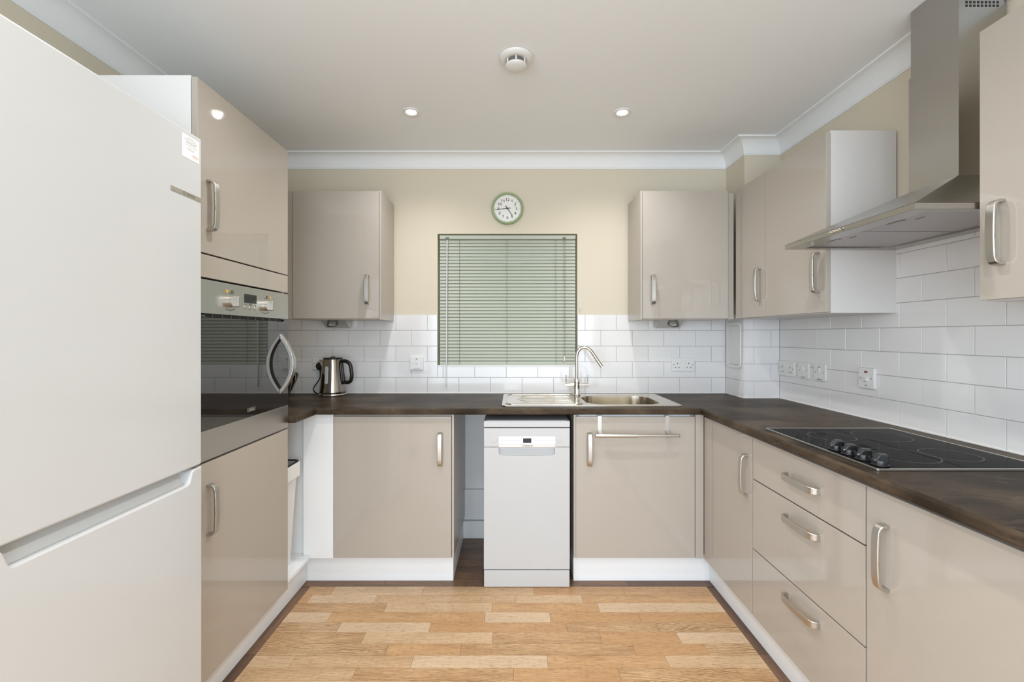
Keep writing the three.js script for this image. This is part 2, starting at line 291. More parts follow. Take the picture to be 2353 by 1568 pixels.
// ---------------------------------------------------------------- handles and cupboards
function handleGeo(len = 0.174, proj = 0.033, width = 0.023) { // along y, out along z
  const L = len / 2, s = new THREE.Shape(), t = 0.0075, r = 0.026;
  s.moveTo(-L, 0); s.bezierCurveTo(-L - 0.001, 0.018, -L + 0.002, proj - 0.004, -L + r, proj - 0.001); s.quadraticCurveTo(0, proj + 0.003, L - r, proj - 0.001); s.bezierCurveTo(L - 0.002, proj - 0.004, L + 0.001, 0.018, L, 0);
  s.lineTo(L - t, 0); s.bezierCurveTo(L - t, 0.016, L - t - 0.004, proj - t - 0.003, L - r - 0.003, proj - t - 0.001); s.quadraticCurveTo(0, proj - t + 0.002, -L + r + 0.003, proj - t - 0.001); s.bezierCurveTo(-L + t + 0.004, proj - t - 0.003, -L + t, 0.016, -L + t, 0); s.lineTo(-L, 0);
  const m = new THREE.Matrix4(); // length along y, projection along z, width along x
  const g2 = extrude(s, width, 0.0025, 3, 10).translate(0, 0, -width / 2); m.set(0, 0, 1, 0, 1, 0, 0, 0, 0, 1, 0, 0, 0, 0, 0, 1); g2.applyMatrix4(m);
  return smooth(g2, 0.7);
}
const HANDLE = handleGeo(), HANDLE_FLAT = HANDLE.clone().rotateZ(Math.PI / 2);
function putHandle(door, x, y, z = 0, flat = false) { const h = part(door, 'handle', flat ? HANDLE_FLAT : HANDLE, M.nickel, 'brushed nickel bow handle'); h.position.set(x, y, z); return h; }
const DT = 0.019; // door thickness
function front(cab, name, x0, x1, y0, y1, mat = M.taupe, z = 0) { return part(cab, name, rbox(x0 + 0.0015, x1 - 0.0015, y0 + 0.0015, y1 - 0.0015, z - DT, z, 0.0012), mat); }
function carcass(cab, x0, x1, y0, y1, depth, mat = M.greyPanel) { // open-fronted box of panels behind the doors
  const t = 0.018, z0 = -depth, z1 = -DT - 0.002;
  part(cab, 'side_panel', box(x0, x0 + t, y0, y1, z0, z1), mat); part(cab, 'side_panel', box(x1 - t, x1, y0, y1, z0, z1), mat);
  part(cab, 'bottom_panel', box(x0 + t, x1 - t, y0, y0 + t, z0, z1), mat); part(cab, 'top_panel', box(x0 + t, x1 - t, y1 - t, y1, z0, z1), mat); part(cab, 'back_panel', box(x0 + t, x1 - t, y0 + t, y1 - t, z0, z0 + 0.006), mat);
}
const RIGHT = -Math.PI / 2, LEFT = Math.PI / 2, DB = 0.135, DTOP = 0.870, UB = 1.381, UT = 2.130;

// left base cupboard in the window run (front plane 2.30 m from the camera)
{
  const c = thing('base_cabinet', 'taupe gloss base cupboard left of the dishwasher', 'cabinet', [-0.6125, 0, -2.30], 0);
  carcass(c, -0.3085, 0.3085, DB, 0.882, 0.57, M.taupeSatin);
  const d = front(c, 'door', -0.3085, 0.3005, DB + 0.003, DTOP); putHandle(d, 0.243, 0.702);
  part(c, 'end_panel', rbox(0.301, 0.3125, 0.136, 0.882, -0.575, -0.004), M.taupeSatin, 'taupe end panel');
}
{
  const c = thing('base_cabinet', 'taupe gloss sink cupboard with towel rail hung on its door', 'cabinet', [0.636, 0, -2.30], 0);
  carcass(c, -0.305, 0.3085, DB, 0.882, 0.02 + 0.35, M.taupeSatin);
  c.children.slice().forEach((m) => { if (m.name === 'top_panel') c.remove(m); });
  const d = front(c, 'door', -0.3075, 0.3085, DB + 0.003, DTOP); putHandle(d, -0.237, 0.702);
  part(c, 'end_panel', rbox(-0.317, -0.3055, 0.136, 0.882, -0.575, -0.008), M.taupeSatin, 'taupe end panel');
  part(c, 'front_rail', box(-0.287, 0.29, 0.80, 0.882, -0.04, -0.0215), M.whiteBoard);
  part(c, 'corner_post', rbox(0.3105, 0.3535, DB + 0.002, 0.880, -0.03, -0.001), M.taupe);
}
{ // over-door towel rail
  const t = thing('towel_rail', 'chrome over-door towel rail hanging on the sink cupboard door', 'towel rail', [0, 0, -2.30], 0);
  for (const x of [0.452, 0.80]) part(t, 'bracket', merge([box(x - 0.010, x + 0.010, 0.795, 0.8735, 0.0005, 0.0025), box(x - 0.010, x + 0.010, 0.8715, 0.8735, -0.0205, 0.0005), box(x - 0.010, x + 0.010, 0.784, 0.797, 0.0015, 0.016), box(x - 0.010, x + 0.010, 0.778, 0.79, 0.013, 0.05)]), M.nickel);
  part(t, 'bar', merge([cyl(0.0095, 0.0095, 0.21, 0.527, 0.783, 0.058, 'x'), cyl(0.0075, 0.0075, 0.21, 0.734, 0.783, 0.058, 'x')]), M.nickel);
  part(t, 'end_cap', cyl(0.0098, 0.0098, 0.004, 0.421, 0.783, 0.058, 'x'), M.steelDark); part(t, 'end_cap', cyl(0.0085, 0.0085, 0.004, 0.84, 0.783, 0.058, 'x'), M.steelDark);
}
// right run: front plane x = 0.99; local x runs towards the camera
{
  const c = thing('base_cabinet', 'narrow taupe base cupboard in the corner beside the drawers', 'cabinet', [0.99, 0, -2.065], RIGHT);
  carcass(c, -0.22, 0.225, DB, 0.882, 0.58, M.greyPanel);
  const d = front(c, 'door', -0.2335, 0.2255, DB, DTOP); putHandle(d, 0.186, 0.70);
}
{
  const c = thing('drawer_unit', 'taupe three-drawer unit under the hob', 'drawer unit', [0.99, 0, -1.543], RIGHT);
  carcass(c, -0.2925, 0.2925, DB, 0.882, 0.58, M.greyPanel);
  for (const [y0, y1, hy] of [[0.6985, DTOP, 0.785], [0.4125, 0.6965, 0.637], [DB, 0.4105, 0.354]]) { const d = front(c, 'drawer', -0.2935, 0.2935, y0, y1); putHandle(d, 0.025, hy, 0, true); }
}
{
  const c = thing('base_cabinet', 'taupe base cupboard nearest the camera, right of the drawers', 'cabinet', [0.99, 0, -0.948], RIGHT);
  carcass(c, -0.298, 0.298, DB, 0.882, 0.58, M.greyPanel);
  const d = front(c, 'door', -0.299, 0.299, DB, DTOP); putHandle(d, -0.231, 0.701);
}
// plinths
solo('plinth', 'white plinth under the left base cupboard', 'plinth', merge([rbox(-1.083, -0.308, 0, 0.1345, -2.358, -2.34), rbox(-0.326, -0.308, 0, 0.1345, -2.84, -2.358)]), M.whiteBoard);
solo('plinth', 'white plinth under the sink cupboard', 'plinth', merge([rbox(0.322, 1.04, 0, 0.1345, -2.358, -2.34), rbox(0.322, 0.340, 0, 0.1345, -2.84, -2.358)]), M.whiteBoard);
solo('plinth', 'long white plinth along the right-hand drawers and cupboards', 'plinth', rbox(1.036, 1.054, 0, 0.133, -2.338, -0.65), M.whiteBoard);
solo('plinth', 'long white plinth under the oven housing', 'plinth', rbox(-1.095, -1.077, 0, 0.124, -2.338, -1.46), M.whiteBoard);
// open white corner unit on the left
{
  const c = thing('open_base_unit', 'open white corner base unit holding the waste bin', 'base unit', [0, 0, 0]);
  part(c, 'base_board', merge([rbox(-1.60, -1.040, 0.134, 0.153, -2.298, -2.058), box(-1.60, -1.08, 0.134, 0.153, -2.3215, -2.298)]), M.whiteBoard);
  part(c, 'corner_panel', rbox(-1.078, -0.9225, 0.1355, 0.880, -2.32, -2.3025), M.whiteBoard, 'white corner filler panel');
  part(c, 'side_panel', box(-1.60, -1.08, 0.1535, 0.880, -2.335, -2.322), M.whiteBoard);
  part(c, 'rear_panel', box(-1.607, -1.595, 0.1535, 0.880, -2.32, -2.058), M.whiteBoard);
}
{ // waste bin
  const g = (w0, d0, w1, d1, h) => { const q = [], A = ringPoints(w0, d0, 0.03, 0, 0, 6), B = ringPoints(w1, d1, 0.03, 0, 0, 6); for (let i = 0; i < A.length - 1; i++) q.push([[A[i][0], 0, -A[i][1]], [A[i + 1][0], 0, -A[i + 1][1]], [B[i + 1][0], h, -B[i + 1][1]], [B[i][0], h, -B[i][1]]]); return toCreasedNormals(quads(q), 0.6); };
  const c = thing('waste_bin', 'tall white plastic waste bin in the open corner unit', 'bin', [-1.225, 0.153, -2.163]);
  part(c, 'body', merge([g(0.25, 0.15, 0.30, 0.172, 0.44), rbox(-0.12, 0.12, 0, 0.01, -0.07, 0.07, 0.004)]), M.whitePlastic);
  const ring = rrect(0.33, 0.19, 0.035); ring.holes.push(rrect(0.31, 0.17, 0.03, 0, 0, THREE.Path)); part(c, 'rim', extrude(ring, 0.07, 0.003).rotateX(-Math.PI / 2).translate(0, 0.434, 0), M.whitePlastic);
  const lin2 = rrect(0.318, 0.178, 0.03); lin2.holes.push(rrect(0.30, 0.16, 0.025, 0, 0, THREE.Path)); const bag = part(c, 'bag_liner', merge([extrude(lin2, 0.006, 0.002).rotateX(-Math.PI / 2).translate(0, 0.504, 0), extrude(rrect(0.308, 0.168, 0.03), 0.004).rotateX(-Math.PI / 2).translate(0, 0.46, 0)]), M.blackMatt, 'dark bin liner');
}
// worktop
{
  const s = new THREE.Shape(); const pts = [[-1.607, 2.057], [-0.9955, 2.057], [-0.9955, 2.27], [0.96, 2.27], [0.96, 0.64], [1.591, 0.64], [1.591, 2.651], [1.3765, 2.651], [1.3765, 2.876], [-1.607, 2.876]];
  pts.forEach(([x, y], i) => i ? s.lineTo(x, y) : s.moveTo(x, y)); s.closePath();
  s.holes.push(rrect(0.90, 0.42, 0.03, 0.4225, 2.575, THREE.Path));
  const g = smooth(extrude(s, 0.0315, 0.0085, 5).rotateX(-Math.PI / 2).translate(0, WT - 0.0315, 0), 0.9);
  solo('worktop', 'dark brown slate-effect laminate worktop running round three sides', 'worktop', g, M.worktop);
  solid('trim_10', merge([box(-1.607, -0.056, WT, WT + 0.004, -2.878, -2.873), box(0.90, 1.377, WT, WT + 0.004, -2.878, -2.873), box(-0.056, 0.9, WT, WT + 0.004, -2.878, -2.873), box(1.374, 1.379, WT, WT + 0.004, -2.876, -2.65), box(1.379, 1.592, WT, WT + 0.004, -2.653, -2.648), box(1.588, 1.593, WT, WT + 0.004, -2.65, -0.64)]), M.whitePlastic, 'white sealant bead along the worktop');
}
// ---------------------------------------------------------------- sink and tap
{
  const s = thing('sink', 'stainless steel sink with drainer set in the worktop under the window', 'sink', [0.4235, WT, -2.575]);
  const deck = rrect(0.955, 0.475, 0.03); deck.holes.push(rrect(0.40, 0.325, 0.085, 0.185, -0.03, THREE.Path));
  part(s, 'deck', smooth(extrude(deck, 0.006, 0.0028, 3, 12).rotateX(-Math.PI / 2).translate(0, -0.0005, 0), 0.8), M.sink);
  const q = [], lv = []; const N = 18;
  for (let i = 0; i <= N; i++) { const t = i / N, y = t < 0.7 ? -0.15 * t / 0.7 : -0.15 - 0.02 * Math.sin((t - 0.7) / 0.3 * Math.PI / 2), ins = t < 0.7 ? 0.012 * t : 0.0084 + 0.05 * (1 - Math.cos((t - 0.7) / 0.3 * Math.PI / 2)); lv.push(ringPoints(0.40 - 2 * ins, 0.325 - 2 * ins, Math.max(0.03, 0.085 - ins), 0.185, -0.03, 10).map((p) => [p[0], y + 0.0045, -p[1]])); }
  for (let i = 0; i < N; i++) for (let j = 0; j < lv[i].length - 1; j++) q.push([lv[i][j], lv[i][j + 1], lv[i + 1][j + 1], lv[i + 1][j]]);
  const bowl = part(s, 'bowl', toCreasedNormals(merge([quads(q), extrude(rrect(0.29, 0.21, 0.03, 0.185, -0.03), 0.001).rotateX(-Math.PI / 2).translate(0, -0.1665, 0)]), 0.8), M.sink);
  part(bowl, 'waste', lathe([[0, 0.002], [0.02, 0.002], [0.024, 0.004], [0.042, 0.005], [0.044, 0.002]]).translate(0.185, -0.165, 0.03), M.chrome);
  // drainer: raised rim and grooves
  const rim = rrect(0.42, 0.40, 0.05, -0.248, 0).getPoints(8).map((p) => [p.x, 0.0055, -p.y]); rim.pop();
  part(s, 'drainer_rim', tube(rim, 0.0035, 160, 8, true), M.sink);
  for (let k = 0; k < 5; k++) { const z = -0.115 + k * 0.0575, x0 = -0.40 + Math.abs(k - 2) * 0.018; part(s, 'drainer_ridge', tube([[x0, 0.0025, z], [x0 + 0.012, 0.0045, z], [-0.16, 0.0045, z], [-0.10, 0.004, z], [-0.07, 0.0025, z]], 0.003, 40, 8), M.sink); }
  const t = thing('kitchen_tap', 'chrome mixer tap with two levers behind the sink bowl', 'tap', [0.398, WT + 0.0055, -2.745]);
  part(t, 'body', lathe([[0, 0], [0.026, 0], [0.026, 0.006], [0.0195, 0.009], [0.0195, 0.05], [0.0185, 0.052], [0.0185, 0.075], [0.0195, 0.077], [0.0195, 0.098], [0.016, 0.102], [0, 0.102]], 32), M.chrome);
  part(t, 'spout', tube([[0, 0.098, 0], [0, 0.16, 0], [0, 0.235, 0], [0.006, 0.265, 0.001], [0.024, 0.288, 0.002], [0.05, 0.2945, 0.004], [0.076, 0.284, 0.005], [0.095, 0.262, 0.006], [0.126, 0.215, 0.008], [0.152, 0.177, 0.01]], 0.0105, 90, 20), M.chrome);
  for (const k of [-1, 1]) { const l = part(t, 'lever', merge([cyl(0.0105, 0.0105, 0.055, k * 0.044, 0.064, 0, 'x', 24), tube([[k * 0.065, 0.064, 0], [k * 0.066, 0.085, 0.001], [k * 0.066, 0.122, 0.003]], 0.0045, 20, 10)]), M.chrome); }
}
// ---------------------------------------------------------------- hob
{
  const h = thing('ceramic_hob', 'black glass ceramic hob with four control knobs', 'hob', [1.254, WT, -1.50]);
  const fr = rrect(0.498, 0.546, 0.006); fr.holes.push(rrect(0.484, 0.532, 0.005, 0, 0, THREE.Path));
  part(h, 'steel_frame', extrude(fr, 0.0065, 0.0012).rotateX(-Math.PI / 2).translate(0, 0, 0), M.steel);
  part(h, 'glass', rbox(-0.2415, 0.2415, 0.0003, 0.0055, -0.2655, 0.2655, 0.001), M.blackGlass);
  const ringMat = std(lin(0.075, 0.07, 0.065), 0.3);
  for (const [x, z, r] of [[0.095, -0.13, 0.09], [-0.09, -0.125, 0.075], [0.095, 0.125, 0.075], [-0.055, 0.13, 0.09]]) { for (const k of [1, 0.97]) part(h, 'heat_ring', new THREE.RingGeometry(r * k - 0.0012, r * k, 64).rotateX(-Math.PI / 2).translate(x, 0.0059, z), ringMat); }
  const kp = new THREE.Shape(); kp.absarc(0, 0, 0.0195, 0, Math.PI * 2);
  const knobGeo = merge([lathe([[0, 0], [0.022, 0], [0.022, 0.004], [0.0205, 0.006], [0, 0.006]], 32), lathe([[0.0195, 0.006], [0.019, 0.016], [0.0175, 0.018], [0, 0.018]], 32), (() => { const s = new THREE.Shape(); s.moveTo(-0.0185, 0.01); s.lineTo(0.0185, 0.01); s.lineTo(0.0175, 0.030); s.quadraticCurveTo(0.0165, 0.033, 0.013, 0.033); s.lineTo(-0.004, 0.033); s.quadraticCurveTo(-0.009, 0.027, -0.014, 0.019); s.lineTo(-0.0185, 0.016); s.closePath(); return extrude(s, 0.026, 0.003).translate(0, 0, -0.013); })()]);
  [-1.432, -1.378, -1.322, -1.263].forEach((z) => { const k = part(h, 'control_knob', knobGeo, M.black, 'black control knob'); k.position.set(1.0415 - 1.254, 0.0055, z + 1.50); k.rotation.y = -0.35; });
}
// ---------------------------------------------------------------- wall cabinets
{
  const c = thing('wall_cabinet', 'taupe wall cupboard above the kettle, left of the window', 'cabinet', [-1.02, 0, -2.597]);
  carcass(c, -0.258, 0.247, UB, UT, 0.278, M.taupeSatin); const d = front(c, 'door', -0.258, 0.247, UB + 0.003, UT); putHandle(d, 0.179, 1.555);
  part(c, 'end_panel', rbox(0.2475, 0.258, UB - 0.001, UT + 0.001, -0.278, 0, 0.001), M.taupeSatin);
  part(c, 'filler_panel', rbox(-0.287, -0.2605, UB, UT, -0.03, -0.006), M.taupeSatin);
}
{
  const c = thing('wall_cabinet', 'taupe wall cupboard right of the window', 'cabinet', [1.005, 0, -2.597]);
  carcass(c, -0.246, 0.255, UB, UT, 0.278, M.taupeSatin); const d = front(c, 'door', -0.246, 0.255, UB + 0.003, UT); putHandle(d, -0.187, 1.555);
  part(c, 'end_panel', rbox(-0.257, -0.2465, UB - 0.001, UT + 0.001, -0.278, 0, 0.001), M.taupeSatin);
  part(c, 'filler_panel', rbox(0.2575, 0.292, UB, UT - 0.01, -0.03, -0.012), M.taupeSatin);
}
{
  const c = thing('wall_cabinet', 'narrow taupe wall cupboard in the right-hand corner', 'cabinet', [1.30, 0, -2.443], RIGHT);
  carcass(c, -0.148, 0.149, UB, UT, 0.289, M.greyPanel); const d = front(c, 'door', -0.150, 0.150, UB + 0.003, UT); putHandle(d, 0.105, 1.555);
}
{
  const c = thing('wall_cabinet', 'taupe wall cupboard left of the cooker hood with pale side panel', 'cabinet', [1.30, 0, -2.0695], RIGHT);
  carcass(c, -0.2225, 0.209, UB, UT, 0.289, M.greyPanel); const d = front(c, 'door', -0.2225, 0.224, UB + 0.003, UT); putHandle(d, 0.176, 1.555);
  part(c, 'end_panel', rbox(0.2095, 0.2215, UB, UT + 0.008, -0.293, -0.0205, 0.001), M.greyPanel, 'pale grey end panel');
}
{
  const c = thing('wall_cabinet', 'taupe wall cupboard right of the cooker hood, nearest the camera', 'cabinet', [1.30, 0, -0.942], RIGHT);
  carcass(c, -0.298, 0.298, UB, UT, 0.289, M.greyPanel); const d = front(c, 'door', -0.30, 0.30, UB + 0.003, UT + 0.003); putHandle(d, -0.243, 1.562);
}
// under-cupboard lights (switched off)
function underLight(x, label) {
  const t = thing('cupboard_light', label, 'light', [x, UB, -2.80], 0, 'wedge lights under the wall cupboards');
  const y = -0.046;
  part(t, 'housing', quads([[[-0.076, 0, 0.05], [-0.076, y, -0.035], [0.076, y, -0.035], [0.076, 0, 0.05]], [[-0.076, 0, -0.05], [-0.076, y, -0.05], [-0.076, y, -0.035], [-0.076, 0, 0.05]], [[0.076, 0, 0.05], [0.076, y, -0.035], [0.076, y, -0.05], [0.076, 0, -0.05]], [[-0.076, y, -0.05], [0.076, y, -0.05], [0.076, y, -0.035], [-0.076, y, -0.035]], [[0.076, 0, -0.05], [0.076, y, -0.05], [-0.076, y, -0.05], [-0.076, 0, -0.05]]]), M.nickel);
  const tilt = Math.atan2(0.046, 0.085);
  const l = part(t, 'lamp_ring', lathe([[0.022, 0.001], [0.024, 0.004], [0.034, 0.004], [0.036, 0.0005]], 36), M.steelDark); l.position.set(k_(x) * 0.02, -0.0235, 0.006); l.rotation.x = Math.PI - (Math.PI / 2 - tilt) + Math.PI / 2;
  const w = part(t, 'lens', lathe([[0, 0.003], [0.012, 0.0025], [0.023, 0.001]], 36), M.whitePlastic); w.position.copy(l.position); w.rotation.copy(l.rotation);
}
function k_(x) { return x < 0 ? -1 : 1; }
underLight(-1.105, 'small metal wedge light under the left wall cupboard'); underLight(0.990, 'small metal wedge light under the right wall cupboard');

// ---------------------------------------------------------------- cooker hood
{
  const h = thing('cooker_hood', 'stainless steel chimney cooker hood above the hob', 'cooker hood', [1.591, 0, -1.5445], RIGHT); // local x towards camera, z away from wall
  const W = 0.2975, F = 0.464, y0 = 1.6415, y1 = 1.660, y2 = 1.803, c0 = -0.068, c1 = 0.1125, cf = 0.157;
  part(h, 'canopy', quads([[[-W, y1, F], [W, y1, F], [c1, y2, cf], [c0, y2, cf]], [[W, y1, F], [W, y1, 0.002], [c1, y2, 0.002], [c1, y2, cf]], [[-W, y1, 0.002], [-W, y1, F], [c0, y2, cf], [c0, y2, 0.002]], [[W, y1, 0.002], [-W, y1, 0.002], [c0, y2, 0.002], [c1, y2, 0.002]]]), M.hoodSteel);
  const rim = new THREE.Shape(); rim.moveTo(-W, 0.002); rim.lineTo(W, 0.002); rim.lineTo(W, F); rim.lineTo(-W, F); rim.closePath(); const ho = new THREE.Path(); ho.moveTo(-W + 0.03, 0.055); ho.lineTo(-W + 0.03, F - 0.062); ho.lineTo(W - 0.03, F - 0.062); ho.lineTo(W - 0.03, 0.055); ho.closePath(); rim.holes.push(ho);
  part(h, 'rim', extrude(rim, y1 - y0, 0.0008, 1).rotateX(Math.PI / 2).translate(0, y1, 0), M.hoodSteel);
  for (const [a, b] of [[-W + 0.031, -0.004], [0.004, W - 0.031]]) { const f = part(h, 'filter', rbox(a, b, y0 + 0.006, y0 + 0.012, 0.056, F - 0.063, 0.001), std(lin(0.50, 0.47, 0.47), 0.42, { metalness: 0.8 }), 'metal mesh grease filter'); part(f, 'latch', merge([rbox((a + b) / 2 - 0.035, (a + b) / 2 + 0.02, y0 + 0.004, y0 + 0.0065, F - 0.10, F - 0.085, 0.001), rbox((a + b) / 2 + 0.03, (a + b) / 2 + 0.06, y0 + 0.004, y0 + 0.0065, F - 0.125, F - 0.12, 0.001)]), M.steelDark); }
  part(h, 'chimney_lower', box(c0, c1, y2 - 0.002, 2.213, 0.002, cf), M.hoodSteel);
  const ch = part(h, 'chimney_upper', box(c0 + 0.004, c1 - 0.004, 2.211, HC - 0.001, 0.002, cf - 0.004), M.hoodSteel);
  for (let r = 0; r < 6; r++) for (let k = 0; k < 9; k++) part(ch, 'vent_slot', rbox(c1 - 0.0043, c1 - 0.0034, 2.346 + r * 0.0112, 2.3535 + r * 0.0112, 0.024 + k * 0.0125, 0.0315 + k * 0.0125, 0.0004, 1), M.blackMatt);
  for (let k = 0; k < 5; k++) part(h, 'button', cyl(0.0042, 0.0042, 0.006, -0.034 + k * 0.0145, (y0 + y1) / 2 + 0.001, F + 0.001, 'z', 16), k === 4 ? M.steelDark : M.chrome);
}
// ---------------------------------------------------------------- tall oven housing and oven (front plane x = -1.03)
{
  const c = thing('oven_housing', 'tall taupe cupboard housing the built-in oven beside the fridge', 'cabinet', [-1.03, 0, -1.7555], LEFT); // local x away from the camera
  const w = 0.2965, t = 0.018, z0 = -0.575, z1 = -DT - 0.002;
  part(c, 'side_panel', rbox(-w, -w + t, 0.126, 2.140, z0, z1, 0.001), M.whiteGloss, 'white side panel'); part(c, 'side_panel', box(w - t, w, 0.126, 2.135, z0, z1), M.whiteBoard);
  part(c, 'top_panel', box(-w + t, w - t, 2.117, 2.135, z0, z1), M.whiteBoard); part(c, 'bottom_panel', box(-w + t, w - t, 0.126, 0.144, z0, z1), M.whiteBoard);
  part(c, 'shelf', box(-w + t, w - t, 0.843, 0.861, z0, z1), M.whiteBoard); part(c, 'shelf', box(-w + t, w - t, 1.486, 1.504, z0, z1), M.whiteBoard); part(c, 'back_panel', box(-w + t, w - t, 0.144, 2.117, z0, z0 + 0.006), M.whiteBoard);
  const d = front(c, 'upper_door', -w, w, 1.5635, 2.137); putHandle(d, -0.243, 1.728);
  front(c, 'filler_panel', -w, w, 1.4815, 1.5615);
  const e = front(c, 'lower_door', -w, w, 0.122, 0.8595); putHandle(e, -0.243, 0.697);
}
{
  const o = thing('built_in_oven', 'stainless steel built-in oven with black glass door and bow handle', 'oven', [-1.03, 0, -1.7555], LEFT);
  const w = 0.2955;
  part(o, 'cavity', box(-0.27, 0.27, 0.87, 1.478, -0.55, -0.022), M.gap);
  part(o, 'control_panel', rbox(-w, w, 1.3615, 1.4765, -0.02, 0.001, 0.002), M.steel, 'brushed steel control panel');
  part(o, 'vent_strip', box(-0.25, 0.25, 1.3495, 1.3615, -0.02, -0.008), M.blackMatt);
  for (let k = 0; k < 9; k++) part(o, 'vent_rib', box(-0.215 + k * 0.052, -0.2135 + k * 0.052, 1.350, 1.361, -0.008, -0.005), M.steelDark);
  const ds = new THREE.Shape(); ds.moveTo(-w, 0.968); ds.lineTo(w, 0.968); ds.lineTo(w, 1.3585); ds.lineTo(0.262, 1.3585); ds.quadraticCurveTo(0.256, 1.3495, 0.246, 1.3495); ds.lineTo(-0.246, 1.3495); ds.quadraticCurveTo(-0.256, 1.3495, -0.262, 1.3585); ds.lineTo(-w, 1.3585); ds.closePath();
  const g = part(o, 'glass_door', extrude(ds, 0.02, 0.001, 1).translate(0, 0, -0.019), M.ovenGlass, 'black glass oven door');
  part(g, 'steel_trim', rbox(-w, w, 0.866, 0.9675, -0.019, 0.001, 0.0015), M.steel);
  // bow handle near the far side of the door
  const hs = new THREE.Shape(); hs.moveTo(-0.133, 0); hs.quadraticCurveTo(0, 0.122, 0.133, 0); hs.lineTo(0.112, 0); hs.quadraticCurveTo(0, 0.088, -0.112, 0); hs.closePath();
  const hg = extrude(hs, 0.028, 0.002, 2, 24); hg.applyMatrix4(new THREE.Matrix4().set(0, 0, 1, 0.219, 1, 0, 0, 1.161, 0, 1, 0, 0.001, 0, 0, 0, 1)); part(g, 'handle', smooth(hg, 0.6), M.nickel, 'curved steel bow handle');
  for (const x of [-0.129, 0.1017]) { const k = part(o, 'knob', merge([cyl(0.0215, 0.0205, 0.018, 0, 0, 0.010, 'z'), rbox(-0.007, 0.007, -0.0195, 0.0195, 0.017, 0.037, 0.003)]), M.nickel, 'steel rotary knob'); k.position.set(x, 1.411, 0); }
  part(o, 'display', rbox(-0.041, 0.041, 1.414, 1.448, 0.0005, 0.0018, 0.0005), M.black);
  for (const x of [-0.032, 0, 0.032]) part(o, 'button', cyl(0.0085, 0.008, 0.004, x, 1.3965, 0.002, 'z', 20), M.nickel);
  part(o, 'indicator_lamp', cyl(0.0065, 0.006, 0.003, -0.145, 1.447, 0.0015, 'z', 16), M.amber); part(o, 'indicator_lamp', cyl(0.0055, 0.005, 0.003, 0.144, 1.447, 0.0015, 'z', 16), M.amber);
  const plate = canvasTexture(256, 64, (x, W, H) => { x.fillStyle = '#9c978d'; x.fillRect(0, 0, W, H); x.fillStyle = '#2c2a26'; x.fillRect(5, 5, W - 10, H - 10); x.fillStyle = '#b9b4a8'; x.font = 'bold 42px sans-serif'; x.textAlign = 'center'; x.textBaseline = 'middle'; x.fillText('ZANUSSI', W / 2, H / 2 + 2, W - 24); });
  part(g, 'badge', rbox(-0.021, 0.032, 0.989, 1.003, 0.001, 0.0018, 0.0003, 1), std(0xffffff, 0.4, { map: plate }));
  const sym = canvasTexture(512, 256, (x, W, H) => { x.clearRect(0, 0, W, H); x.strokeStyle = x.fillStyle = '#2a2825'; x.lineWidth = 5; const X = (v) => (v + 0.17) / 0.34 * W, Y = (v) => (1.4675 - v) / 0.105 * H; x.strokeRect(X(-0.119), Y(1.452), 14, 26); x.strokeRect(X(0.112), Y(1.452), 12, 24); for (const c of [-0.129, 0.1017]) { x.beginPath(); x.arc(X(c), Y(1.411), 76, 0.9, 2.1); x.stroke(); x.fillRect(X(c) - 3, Y(1.411) - 80, 6, 12); } x.fillRect(X(-0.038), Y(1.408), 16, 4); x.beginPath(); x.arc(X(0), Y(1.408), 8, 0, 7); x.stroke(); x.fillRect(X(0.026), Y(1.408), 16, 4); x.fillRect(X(0.031), Y(1.411), 4, 16); });
  part(o, 'printed_symbols', new THREE.PlaneGeometry(0.34, 0.105).translate(0, 1.415, 0.00125), std(0xffffff, 0.5, { map: sym, transparent: true }));
}
